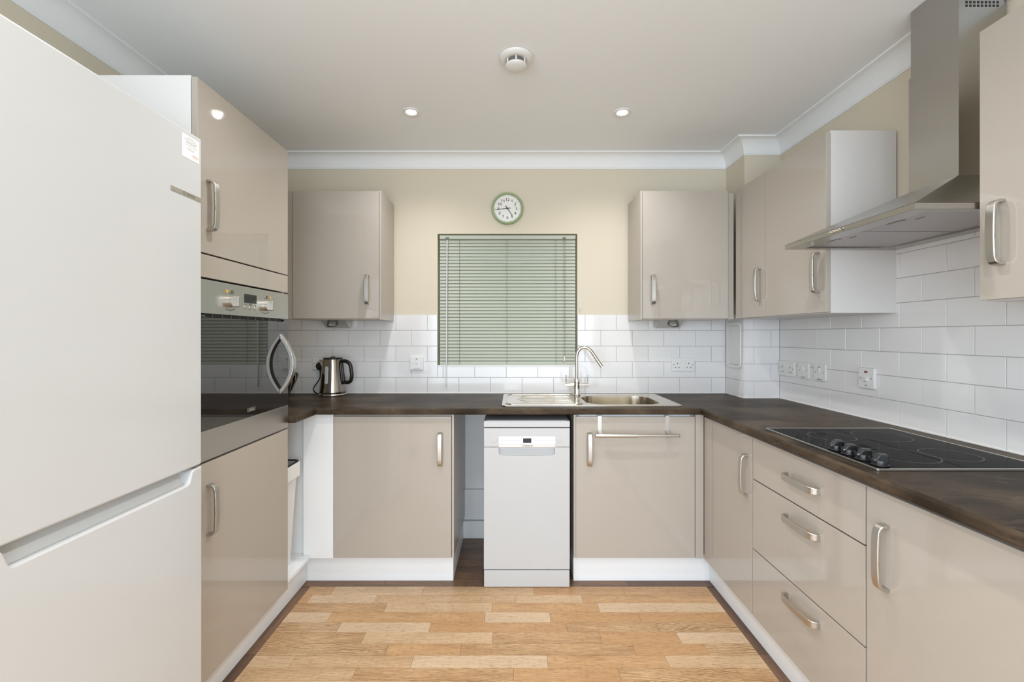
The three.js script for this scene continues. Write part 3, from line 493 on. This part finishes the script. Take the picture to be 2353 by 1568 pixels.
// ---------------------------------------------------------------- fridge freezer
{
  const f = thing('fridge_freezer', 'tall white fridge freezer at the left edge', 'fridge freezer', [-0.905, 0, -1.002], LEFT); // local x away from camera
  const w = 0.30;
  part(f, 'body', rbox(-w + 0.002, w - 0.002, 0.01, 1.855, -0.66, -0.062, 0.004), M.fridge);
  part(f, 'upper_door', rbox(-w, w, 0.9125, 1.86, -0.06, 0, 0.006, 4), M.fridge);
  const s = new THREE.Shape(); s.moveTo(-w, 0.04); s.lineTo(w, 0.04); s.lineTo(w, 0.906); s.lineTo(0.272, 0.906); s.quadraticCurveTo(0.262, 0.906, 0.259, 0.897); s.lineTo(0.252, 0.877); s.quadraticCurveTo(0.249, 0.869, 0.240, 0.869); s.lineTo(-0.188, 0.869); s.quadraticCurveTo(-0.197, 0.869, -0.200, 0.877); s.lineTo(-0.207, 0.897); s.quadraticCurveTo(-0.210, 0.906, -0.220, 0.906); s.lineTo(-w, 0.906); s.closePath();
  const d = part(f, 'freezer_door', smooth(extrude(s, 0.06, 0.004, 3).translate(0, 0, -0.06), 0.6), M.fridge);
  part(d, 'grip_recess', quads([[[-0.24, 0.862, -0.012], [0.27, 0.862, -0.012], [0.27, 0.908, -0.045], [-0.24, 0.908, -0.045]]]), M.fridge, 'recessed grip');
  const badge = canvasTexture(512, 64, (x, W, H) => { x.fillStyle = '#c9c6bd'; x.fillRect(0, 0, W, H); x.strokeStyle = x.fillStyle = '#6f6b62'; x.lineWidth = 5; x.beginPath(); x.arc(212, 32, 20, 0, 7); x.stroke(); x.fillRect(203, 20, 4, 24); x.fillRect(217, 20, 4, 24); x.fillRect(203, 30, 18, 4); x.font = 'bold 46px sans-serif'; x.textBaseline = 'middle'; x.fillText('BOSCH', 250, 35); });
  part(f, 'badge', rbox(0.180, 0.296, 1.6745, 1.687, 0, 0.0016, 0.0004, 1), std(0xffffff, 0.25, { map: badge, metalness: 0.85 }), 'chrome badge strip');
  const note = canvasTexture(512, 480, (x, W, H) => { x.fillStyle = '#f1efeb'; x.fillRect(0, 0, W, H); x.fillStyle = '#6a5f4c'; x.textAlign = 'center'; const bar = (y, a, b) => { for (let k = a; k < b; k += 26) x.fillRect(k, y, 20, 9); }; bar(38, 150, 350); bar(66, 100, 400); bar(94, 40, 480); x.font = 'bold 46px sans-serif'; x.fillText('0344 892 8979', W / 2, 160, 400); bar(196, 90, 430); bar(256, 140, 370); bar(284, 160, 350); x.strokeStyle = '#8b857b'; x.lineWidth = 4; x.beginPath(); x.arc(290, 378, 18, 0, 7); x.stroke(); x.fillStyle = '#e5401f'; x.font = 'bold 50px sans-serif'; x.fillText('BOSCH', 400, 396); x.fillStyle = '#8b857b'; x.fillRect(322, 414, 156, 5); });
  part(f, 'service_sticker', rbox(0.222, 0.288, 1.782, 1.846, 0, 0.0006, 0.0002, 1), std(0xffffff, 0.5, { map: note }), 'white printed sticker');
}
// ---------------------------------------------------------------- dishwasher
{
  const DW = std(lin(0.55, 0.548, 0.543), 0.28);
  const d = thing('dishwasher', 'slim white freestanding dishwasher under the worktop', 'dishwasher', [0.0755, 0, -2.276]);
  const w = 0.2205;
  part(d, 'body', box(-w + 0.003, w - 0.003, 0.02, 0.815, -0.54, -0.05), DW);
  part(d, 'lid', rbox(-w, w, 0.8185, 0.850, -0.55, 0.0, 0.004, 3), DW);
  part(d, 'lid_inset', rbox(-w + 0.016, w - 0.016, 0.849, 0.8515, -0.53, -0.008, 0.001), M.greyPlastic, 'grey top plate');
  const s = new THREE.Shape(); s.moveTo(-w + 0.001, 0.0925); s.lineTo(w - 0.001, 0.0925); s.lineTo(w - 0.001, 0.716); s.lineTo(-w + 0.001, 0.716); s.closePath();
  const hole = new THREE.Path(); hole.moveTo(-0.143, 0.7145); hole.lineTo(-0.143, 0.686); hole.quadraticCurveTo(-0.141, 0.678, -0.128, 0.676); hole.quadraticCurveTo(0, 0.669, 0.128, 0.676); hole.quadraticCurveTo(0.141, 0.678, 0.143, 0.686); hole.lineTo(0.143, 0.7145); hole.closePath(); s.holes.push(hole);
  const door = part(d, 'door', smooth(extrude(s, 0.045, 0.0025, 3).translate(0, 0, -0.045), 0.6), DW);
  const q = []; for (let i = 0; i < 12; i++) { const a = i / 12 * Math.PI / 2, b = (i + 1) / 12 * Math.PI / 2, P = (t) => [0.673 + 0.045 * (1 - Math.cos(t)), -0.001 - 0.028 * Math.sin(t)]; const [ya, za] = P(a), [yb, zb] = P(b); q.push([[-0.146, ya, za], [0.146, ya, za], [0.146, yb, zb], [-0.146, yb, zb]]); }
  part(door, 'handle_recess', toCreasedNormals(quads(q), 1), DW, 'scooped door grip');
  const p = part(d, 'control_panel', rbox(-w + 0.001, w - 0.001, 0.7175, 0.8135, -0.045, 0.0, 0.0025, 3), DW);
  part(d, 'fascia', rbox(-0.143, 0.145, 0.7325, 0.772, -0.001, 0.0008, 0.0004, 1), std(lin(0.80, 0.79, 0.77), 0.12), 'glossy control fascia');
  part(d, 'display', rbox(-0.019, 0.023, 0.739, 0.7625, 0, 0.0016, 0.0004, 1), std(lin(0.006, 0.018, 0.035), 0.05), 'dark display');
  part(d, 'button_track', merge([box(-0.14, -0.03, 0.7510, 0.7525, 0.0008, 0.0012), box(0.031, 0.139, 0.7510, 0.7525, 0.0008, 0.0012)]), M.greyPlastic);
  const strip = canvasTexture(1024, 64, (x, W, H) => { x.fillStyle = '#d9dade'; x.fillRect(0, 0, W, H); x.fillStyle = '#454a52'; x.font = 'bold 44px sans-serif'; x.textBaseline = 'middle'; x.fillText('BOSCH', 470, 34); x.lineWidth = 5; x.strokeStyle = '#454a52'; x.beginPath(); x.arc(440, 32, 18, 0, 7); x.stroke(); });
  part(d, 'chrome_strip', rbox(-0.143, 0.145, 0.7175, 0.7315, -0.001, 0.0012, 0.0004, 1), std(0xffffff, 0.06, { map: strip, metalness: 1 }), 'polished chrome strip');
  for (const x of [-0.166, 0.165]) part(d, 'button', lathe([[0, 0.0015], [0.0085, 0.0015], [0.0105, 0.0005], [0.012, 0.002], [0.0135, 0]], 28).rotateX(Math.PI / 2).translate(x, 0.752, 0), DW);
  part(d, 'kick_panel', rbox(-w + 0.002, w - 0.002, 0.003, 0.0875, -0.04, 0.0, 0.003), DW);
  part(d, 'foot', merge([cyl(0.02, 0.02, 0.02, -0.17, 0.01, -0.09), cyl(0.02, 0.02, 0.02, 0.17, 0.01, -0.09), cyl(0.02, 0.02, 0.02, -0.17, 0.01, -0.5), cyl(0.02, 0.02, 0.02, 0.17, 0.01, -0.5)]), M.blackMatt);
}
// ---------------------------------------------------------------- kettle
{
  const k = thing('electric_kettle', 'polished steel electric kettle with black handle on the worktop', 'kettle', [-1.1128, WT, -2.772]);
  part(k, 'power_base', lathe([[0, 0], [0.078, 0], [0.081, 0.003], [0.081, 0.014], [0.078, 0.018], [0, 0.018]], 56), M.chrome);
  part(k, 'body', lathe([[0, 0.02], [0.0785, 0.02], [0.0795, 0.026], [0.0775, 0.04], [0.0675, 0.14], [0.0585, 0.226], [0.056, 0.229], [0, 0.229]], 64), std(lin(0.33, 0.30, 0.265), 0.10, { metalness: 1 }));
  const lid = part(k, 'lid', lathe([[0, 0.2365], [0.05, 0.2365], [0.0565, 0.235], [0.0585, 0.231], [0.057, 0.229], [0, 0.229]], 48), M.black);
  part(lid, 'lid_knob', lathe([[0, 0.242], [0.012, 0.242], [0.015, 0.239], [0.015, 0.2365]], 24), M.black);
  part(k, 'spout', quads([[[-0.052, 0.222, -0.02], [-0.088, 0.222, 0], [-0.052, 0.222, 0.02], [-0.052, 0.222, 0]], [[-0.088, 0.222, 0], [-0.066, 0.172, 0], [-0.054, 0.19, 0.022], [-0.052, 0.222, 0.022]], [[-0.052, 0.222, -0.022], [-0.054, 0.19, -0.022], [-0.066, 0.172, 0], [-0.088, 0.222, 0]]]), M.chrome);
  const hp = [[0.052, 0.213, 0.012], [0.085, 0.215, 0.018], [0.112, 0.198, 0.022], [0.122, 0.16, 0.022], [0.124, 0.12, 0.02], [0.115, 0.092, 0.018], [0.095, 0.083, 0.016], [0.072, 0.086, 0.012]];
  part(k, 'handle', merge([tube(hp, 0.0115, 60, 14), tube([[0.058, 0.215, 0.012], [0.064, 0.16, 0.014], [0.073, 0.088, 0.012]], 0.0095, 30, 12)]), M.black, 'black D-shaped handle');
  const win2 = rrect(0.018, 0.105, 0.004), wg = extrude(win2, 0.004, 0.001); const wm = part(k, 'water_gauge', wg, std(lin(0.42, 0.42, 0.40), 0.15), 'clear water gauge'); wm.position.set(-0.012, 0.132, 0.0665); wm.rotation.x = -0.1; 
  part(k, 'cable', tube([[-0.078, 0.008, -0.03], [-0.105, 0.007, -0.035], [-0.137, 0.016, -0.05], [-0.147, 0.035, -0.058], [-0.125, 0.075, -0.066], [-0.110, 0.105, -0.068], [-0.1075, 0.135, -0.068]], 0.0036, 60, 10), M.black);
  const pl = part(k, 'plug', merge([(() => { const s = new THREE.Shape(); s.moveTo(-0.011, -0.02); s.lineTo(0.011, -0.02); s.quadraticCurveTo(0.026, -0.012, 0.026, 0.006); s.quadraticCurveTo(0.026, 0.03, 0, 0.03); s.quadraticCurveTo(-0.026, 0.03, -0.026, 0.006); s.quadraticCurveTo(-0.026, -0.012, -0.011, -0.02); return extrude(s, 0.03, 0.005, 3).translate(-0.11, 0.172, -0.094); })(), cyl(0.0055, 0.008, 0.03, -0.1085, 0.142, -0.074)]), M.black, 'black mains plug');
}
// bowl in the corner beside the oven
{
  const tex = pixelTexture(256, 128, (u, v) => { const s = Math.abs(((u * 20 + v * 4) % 1) - 0.5), n = fbm(u * 30, v * 12, 7, 2, 30); return s < 0.12 || (v > 0.55 && n > 0.62) ? [176, 160, 132] : [26, 28, 32]; });
  const b = solo('patterned_bowl', 'small dark bowl with pale stripes half hidden behind the oven handle', 'bowl', lathe([[0, 0.002], [0.045, 0], [0.048, 0.006], [0.075, 0.05], [0.098, 0.10], [0.108, 0.135], [0.106, 0.146], [0.103, 0.144], [0.094, 0.103], [0.07, 0.054], [0.04, 0.012], [0, 0.01]], 64), std(0xffffff, 0.25, { map: tex }));
  b.position.set(-1.392, WT, -2.66);
}
// ---------------------------------------------------------------- sockets and switches
function screws(t, dx, z) { for (const k of [-1, 1]) part(t, 'screw', cyl(0.0033, 0.0033, 0.0015, k * dx, 0, z, 'z', 12), M.steelDark); }
function printed(t, text, y, w = 0.052) { const tx = canvasTexture(512, 64, (x, W, H) => { x.clearRect(0, 0, W, H); x.fillStyle = '#2f2c26'; x.font = 'bold 54px sans-serif'; x.textAlign = 'center'; x.textBaseline = 'middle'; x.fillText(text, W / 2, H / 2, W); }); part(t, 'printed_text', new THREE.PlaneGeometry(w, w / 8).translate(0, y, 0.0105), std(0xffffff, 0.5, { map: tx, transparent: true })); }
function plateGeo(w, h = 0.087) { return smooth(extrude(rrect(w, h, 0.005), 0.010, 0.0025, 3), 0.6); }
function doubleSocket(pos, turn, label) {
  const t = thing('double_socket', label, 'socket', pos, turn); part(t, 'plate', plateGeo(0.147), M.whitePlastic);
  for (const k of [-1, 1]) { const cx = k * 0.038; part(t, 'socket_holes', merge([box(cx - k * 0.002 - 0.0022, cx - k * 0.002 + 0.0022, 0.003, 0.012, 0.0095, 0.0104), box(cx - 0.0145, cx - 0.008, -0.022, -0.017, 0.0095, 0.0104), box(cx + 0.008, cx + 0.0145, -0.022, -0.017, 0.0095, 0.0104)]), M.blackMatt); const r = part(t, 'rocker', rbox(k * 0.012 - 0.006, k * 0.012 + 0.006, 0.005, 0.028, 0.009, 0.0125, 0.001), M.whitePlastic); r.rotation.x = 0; }
  screws(t, 0.0605, 0.0102); return t;
}
function spur(pos, turn, label, text, lamp) {
  const t = thing('fused_switch', label, 'switch', pos, turn); part(t, 'plate', plateGeo(0.087), M.whitePlastic);
  part(t, 'rocker', rbox(-0.0065, 0.0065, -0.001, 0.024, 0.009, 0.0145, 0.0015), M.whitePlastic); if (lamp) part(t, 'neon_indicator', rbox(-0.0055, 0.0055, 0.0255, 0.030, 0.009, 0.0112, 0.0005), M.redLamp);
  part(t, 'fuse_holder', rbox(-0.012, 0.012, -0.029, -0.012, 0.0095, 0.0112, 0.0007), M.whitePlastic); screws(t, 0.0302, 0.0102); printed(t, text, -0.036); return t;
}
doubleSocket([-1.2105, 1.108, ZB + 0.008], 0, 'white double socket behind the kettle');
spur([-0.613, 1.108, ZB + 0.008], 0, 'white fused switch on the tiles left of the window', 'WASHING MACHINE', true);
doubleSocket([1.100, 1.100, ZB + 0.008], 0, 'white double socket on the tiles right of the tap');
const BXZ = XR - 0.008;
doubleSocket([BXZ, 1.097, -2.574], RIGHT, 'white double socket on the right wall in the corner');
spur([BXZ, 1.097, -2.425], RIGHT, 'white fused switch on the right wall next to the corner socket', 'COOKER HOOD', false);
spur([BXZ, 1.097, -2.297], RIGHT, 'white fused switch with red light on the right wall', 'DISHWASHER', true);
{
  const t = thing('cooker_switch', 'white cooker isolator switch with red light above the hob', 'switch', [BXZ, 1.097, -1.988], RIGHT); part(t, 'plate', plateGeo(0.088, 0.091).scale(1, 1, 1.5), M.whitePlastic);
  const l = part(t, 'rocker', rbox(-0.012, 0.012, -0.010, 0.004, 0.014, 0.024, 0.002), M.whitePlastic); l.rotation.x = 0.15; part(t, 'switch_well', rbox(-0.012, 0.012, -0.017, 0.012, 0.0145, 0.0158, 0.0005), M.whitePlastic);
  part(t, 'neon_indicator', rbox(-0.009, 0.009, 0.024, 0.032, 0.014, 0.0162, 0.0006), M.redLamp); screws(t, 0.0302, 0.0152); const tx = canvasTexture(128, 64, (x) => { x.clearRect(0, 0, 128, 64); x.fillStyle = '#1c1a18'; x.font = 'bold 60px sans-serif'; x.textAlign = 'center'; x.textBaseline = 'middle'; x.fillText('ON', 64, 34); }); part(t, 'printed_text', new THREE.PlaneGeometry(0.016, 0.008).translate(0, -0.032, 0.0154), std(0xffffff, 0.5, { map: tx, transparent: true }));
}
{ // access hatch on the pipe casing
  const t = thing('access_panel', 'white rounded access panel on the corner pipe casing', 'panel', [1.3765, 1.228, -2.763], RIGHT);
  part(t, 'frame', (() => { const s = rrect(0.175, 0.285, 0.03); s.holes.push(rrect(0.13, 0.24, 0.012, 0, 0, THREE.Path)); return smooth(extrude(s, 0.008, 0.0025, 3), 0.6); })(), M.whitePlastic);
  part(t, 'cover', rbox(-0.063, 0.063, -0.118, 0.118, 0, 0.006, 0.003), M.whitePlastic);
}
// ---------------------------------------------------------------- blind, clock, detector, downlights
{
  const z = ZB - 0.017, x0 = -0.468, x1 = 0.4117;
  const b = thing('venetian_blind', 'closed pale green venetian blind in the window', 'blind', [0, 0, z]);
  part(b, 'headrail', rbox(x0, x1, 1.913, 1.936, -0.012, 0.014, 0.001), M.slat);
  const n = 37, pitch = 0.02185, sg = (() => { const q = [], T = 64 * Math.PI / 180; let prev; for (let i = 0; i <= 6; i++) { const s = (i / 6 - 0.5) * 0.025, bow = 0.0016 * (1 - (2 * i / 6 - 1) ** 2), y = s * Math.sin(T) + bow * Math.cos(T), zz = -s * Math.cos(T) + bow * Math.sin(T); const c = [y, zz]; if (prev) { q.push([[x0, prev[0], prev[1]], [x1, prev[0], prev[1]], [x1, c[0], c[1]], [x0, c[0], c[1]]]); q.push([[x1, prev[0], prev[1] - 0.0003], [x0, prev[0], prev[1] - 0.0003], [x0, c[0], c[1] - 0.0003], [x1, c[0], c[1] - 0.0003]]); } prev = c; } return toCreasedNormals(quads(q), 1); })();
  for (let i = 0; i < n; i++) { const s = part(b, 'slat', sg, M.slat); s.position.y = 1.9005 - i * pitch; s.rotation.x = (hash(i, 3, 9) - 0.5) * 0.06; }
  part(b, 'bottom_rail', rbox(x0, x1, 1.0955, 1.106, -0.012, 0.012, 0.003), M.slat);
  for (const x of [-0.341, -0.034, 0.284]) part(b, 'ladder_cord', tube([[x, 1.913, 0.0125], [x, 1.5, 0.0125], [x + 0.001, 1.1, 0.0125]], 0.0012, 20, 6), M.cord);
  for (const x of [0.336, 0.343]) part(b, 'lift_cord', tube([[x, 1.913, 0.016], [x + 0.001, 1.5, 0.016], [x, 1.15, 0.016]], 0.0011, 20, 6), M.cord);
  part(b, 'cord_tassel', lathe([[0, 0.03], [0.004, 0.028], [0.006, 0.004], [0.005, 0], [0, 0]], 16).translate(0.339, 1.122, 0.016), M.whitePlastic);
  part(b, 'tilt_wand', merge([tube([[-0.419, 1.905, 0.018], [-0.421, 1.5, 0.026], [-0.423, 0.985, 0.036]], 0.0038, 24, 8), lathe([[0, 0.034], [0.004, 0.03], [0.006, 0.006], [0.001, -0.01]], 12).translate(-0.423, 0.965, 0.036)]), M.whitePlastic, 'pale tilt wand');
  for (const x of [-0.419, 0.339]) part(b, 'bracket_clip', rbox(x - 0.011, x + 0.011, 1.913, 1.924, 0.012, 0.019, 0.001), M.cord);
}
solo('cord_cleat', 'small white cord cleat on the wall right of the blind', 'cleat', merge([rbox(0.434, 0.444, 1.46, 1.51, ZB, ZB + 0.008, 0.002), rbox(0.436, 0.442, 1.452, 1.518, ZB + 0.008, ZB + 0.014, 0.002)]), M.whitePlastic);
{
  const c = thing('wall_clock', 'round white wall clock with a green rim above the window', 'clock', [-0.0295, 2.1045, ZB]);
  part(c, 'rim', lathe([[0, 0], [0.1, 0], [0.1025, 0.006], [0.1025, 0.022], [0.099, 0.031], [0.094, 0.034], [0.0895, 0.031], [0.0875, 0.02], [0.0875, 0.012]], 72).rotateX(Math.PI / 2), M.green, 'green plastic rim');
  const face = canvasTexture(512, 512, (x) => { x.fillStyle = '#ece9e4'; x.fillRect(0, 0, 512, 512); x.fillStyle = '#5a5249'; x.textAlign = 'center'; x.textBaseline = 'middle'; x.font = 'bold 72px sans-serif'; for (let i = 1; i <= 12; i++) { const a = i * Math.PI / 6; x.fillText(String(i), 256 + 168 * Math.sin(a), 258 - 168 * Math.cos(a)); } x.fillStyle = '#a39c92'; for (let i = 0; i < 60; i++) { const a = i * Math.PI / 30; x.beginPath(); x.arc(256 + 228 * Math.sin(a), 256 - 228 * Math.cos(a), i % 5 ? 2 : 4, 0, 7); x.fill(); } });
  part(c, 'dial', new THREE.CircleGeometry(0.0885, 64).translate(0, 0, 0.0135), std(0xffffff, 0.5, { map: face }));
  const hand = (len, tail, w) => quads([[[-w, -tail, 0], [w, -tail, 0], [w * 0.7, len, 0], [-w * 0.7, len, 0]], [[w, -tail, -0.001], [-w, -tail, -0.001], [-w * 0.7, len, -0.001], [w * 0.7, len, -0.001]], [[w, -tail, 0], [w, -tail, -0.001], [w * 0.7, len, -0.001], [w * 0.7, len, 0]], [[-w, -tail, -0.001], [-w, -tail, 0], [-w * 0.7, len, 0], [-w * 0.7, len, -0.001]]]);
  const hh = part(c, 'hour_hand', hand(0.057, 0.022, 0.0022), M.ink); hh.position.z = 0.018; hh.rotation.z = -145 * Math.PI / 180;
  const mh = part(c, 'minute_hand', hand(0.080, 0.020, 0.0018), M.ink); mh.position.z = 0.0205; mh.rotation.z = -264 * Math.PI / 180;
  part(c, 'hand_cap', cyl(0.005, 0.005, 0.006, 0, 0, 0.02, 'z', 20), M.ink);
}
{
  const c = thing('heat_detector', 'round white heat detector on the ceiling', 'detector', [0.017, HC, -1.868]);
  part(c, 'base', lathe([[0, 0], [0.069, 0], [0.071, -0.004], [0.069, -0.010], [0.060, -0.017], [0.047, -0.019], [0.044, -0.016], [0, -0.016]].reverse(), 64), M.whitePlastic);
  part(c, 'sensor_cage', lathe([[0.036, -0.016], [0.036, -0.034]].reverse(), 48), std(lin(0.16, 0.15, 0.14), 0.3, { side: THREE.DoubleSide }));
  for (let k = 0; k < 6; k++) { const a = k * Math.PI / 3 + 0.52; part(c, 'cage_rib', cyl(0.0035, 0.0035, 0.02, 0.040 * Math.cos(a), -0.025, 0.040 * Math.sin(a), 'y', 10), M.whitePlastic); }
  part(c, 'cap', lathe([[0, -0.034], [0.042, -0.034], [0.0445, -0.037], [0.042, -0.042], [0.032, -0.047], [0.015, -0.050], [0, -0.0505]].reverse(), 56), M.whitePlastic);
}
function downlight(x, d, label) {
  const t = thing('downlight', label, 'downlight', [x, HC, -d], 0, 'recessed ceiling downlights');
  part(t, 'bezel', lathe([[0.045, 0.0], [0.0455, -0.003], [0.043, -0.0055], [0.036, -0.006], [0.030, -0.004], [0.027, -0.001], [0.026, 0.0]].reverse(), 48), M.whitePlastic);
  part(t, 'lamp', lathe([[0, -0.0028], [0.014, -0.0026], [0.0255, -0.0008], [0.0255, 0]].reverse(), 32), M.lampGlow, 'glowing lamp');
  const s = new THREE.SpotLight(LAMP_COLOR, LAMP_POWER, 0, 1.22, 1.0, 2); s.position.set(x, HC - 0.012, -d); s.target.position.set(x, 0, -d); s.castShadow = true; s.shadow.radius = 1.2; scene.add(s, s.target);
}
downlight(-0.525, 2.325, 'glowing ceiling downlight on the left, in front of the window');
downlight(0.576, 2.33, 'glowing ceiling downlight on the right, in front of the window');
downlight(-0.525, 1.40, 'ceiling downlight on the left, just behind the picture edge');
downlight(0.576, 1.40, 'ceiling downlight on the right, just behind the picture edge');
downlight(-0.525, 0.47, 'ceiling downlight above the camera on the left'); downlight(0.576, 0.47, 'ceiling downlight above the camera on the right');
downlight(-0.525, -0.46, 'ceiling downlight behind the camera on the left'); downlight(0.576, -0.46, 'ceiling downlight behind the camera on the right');

renderer.render(scene, camera);
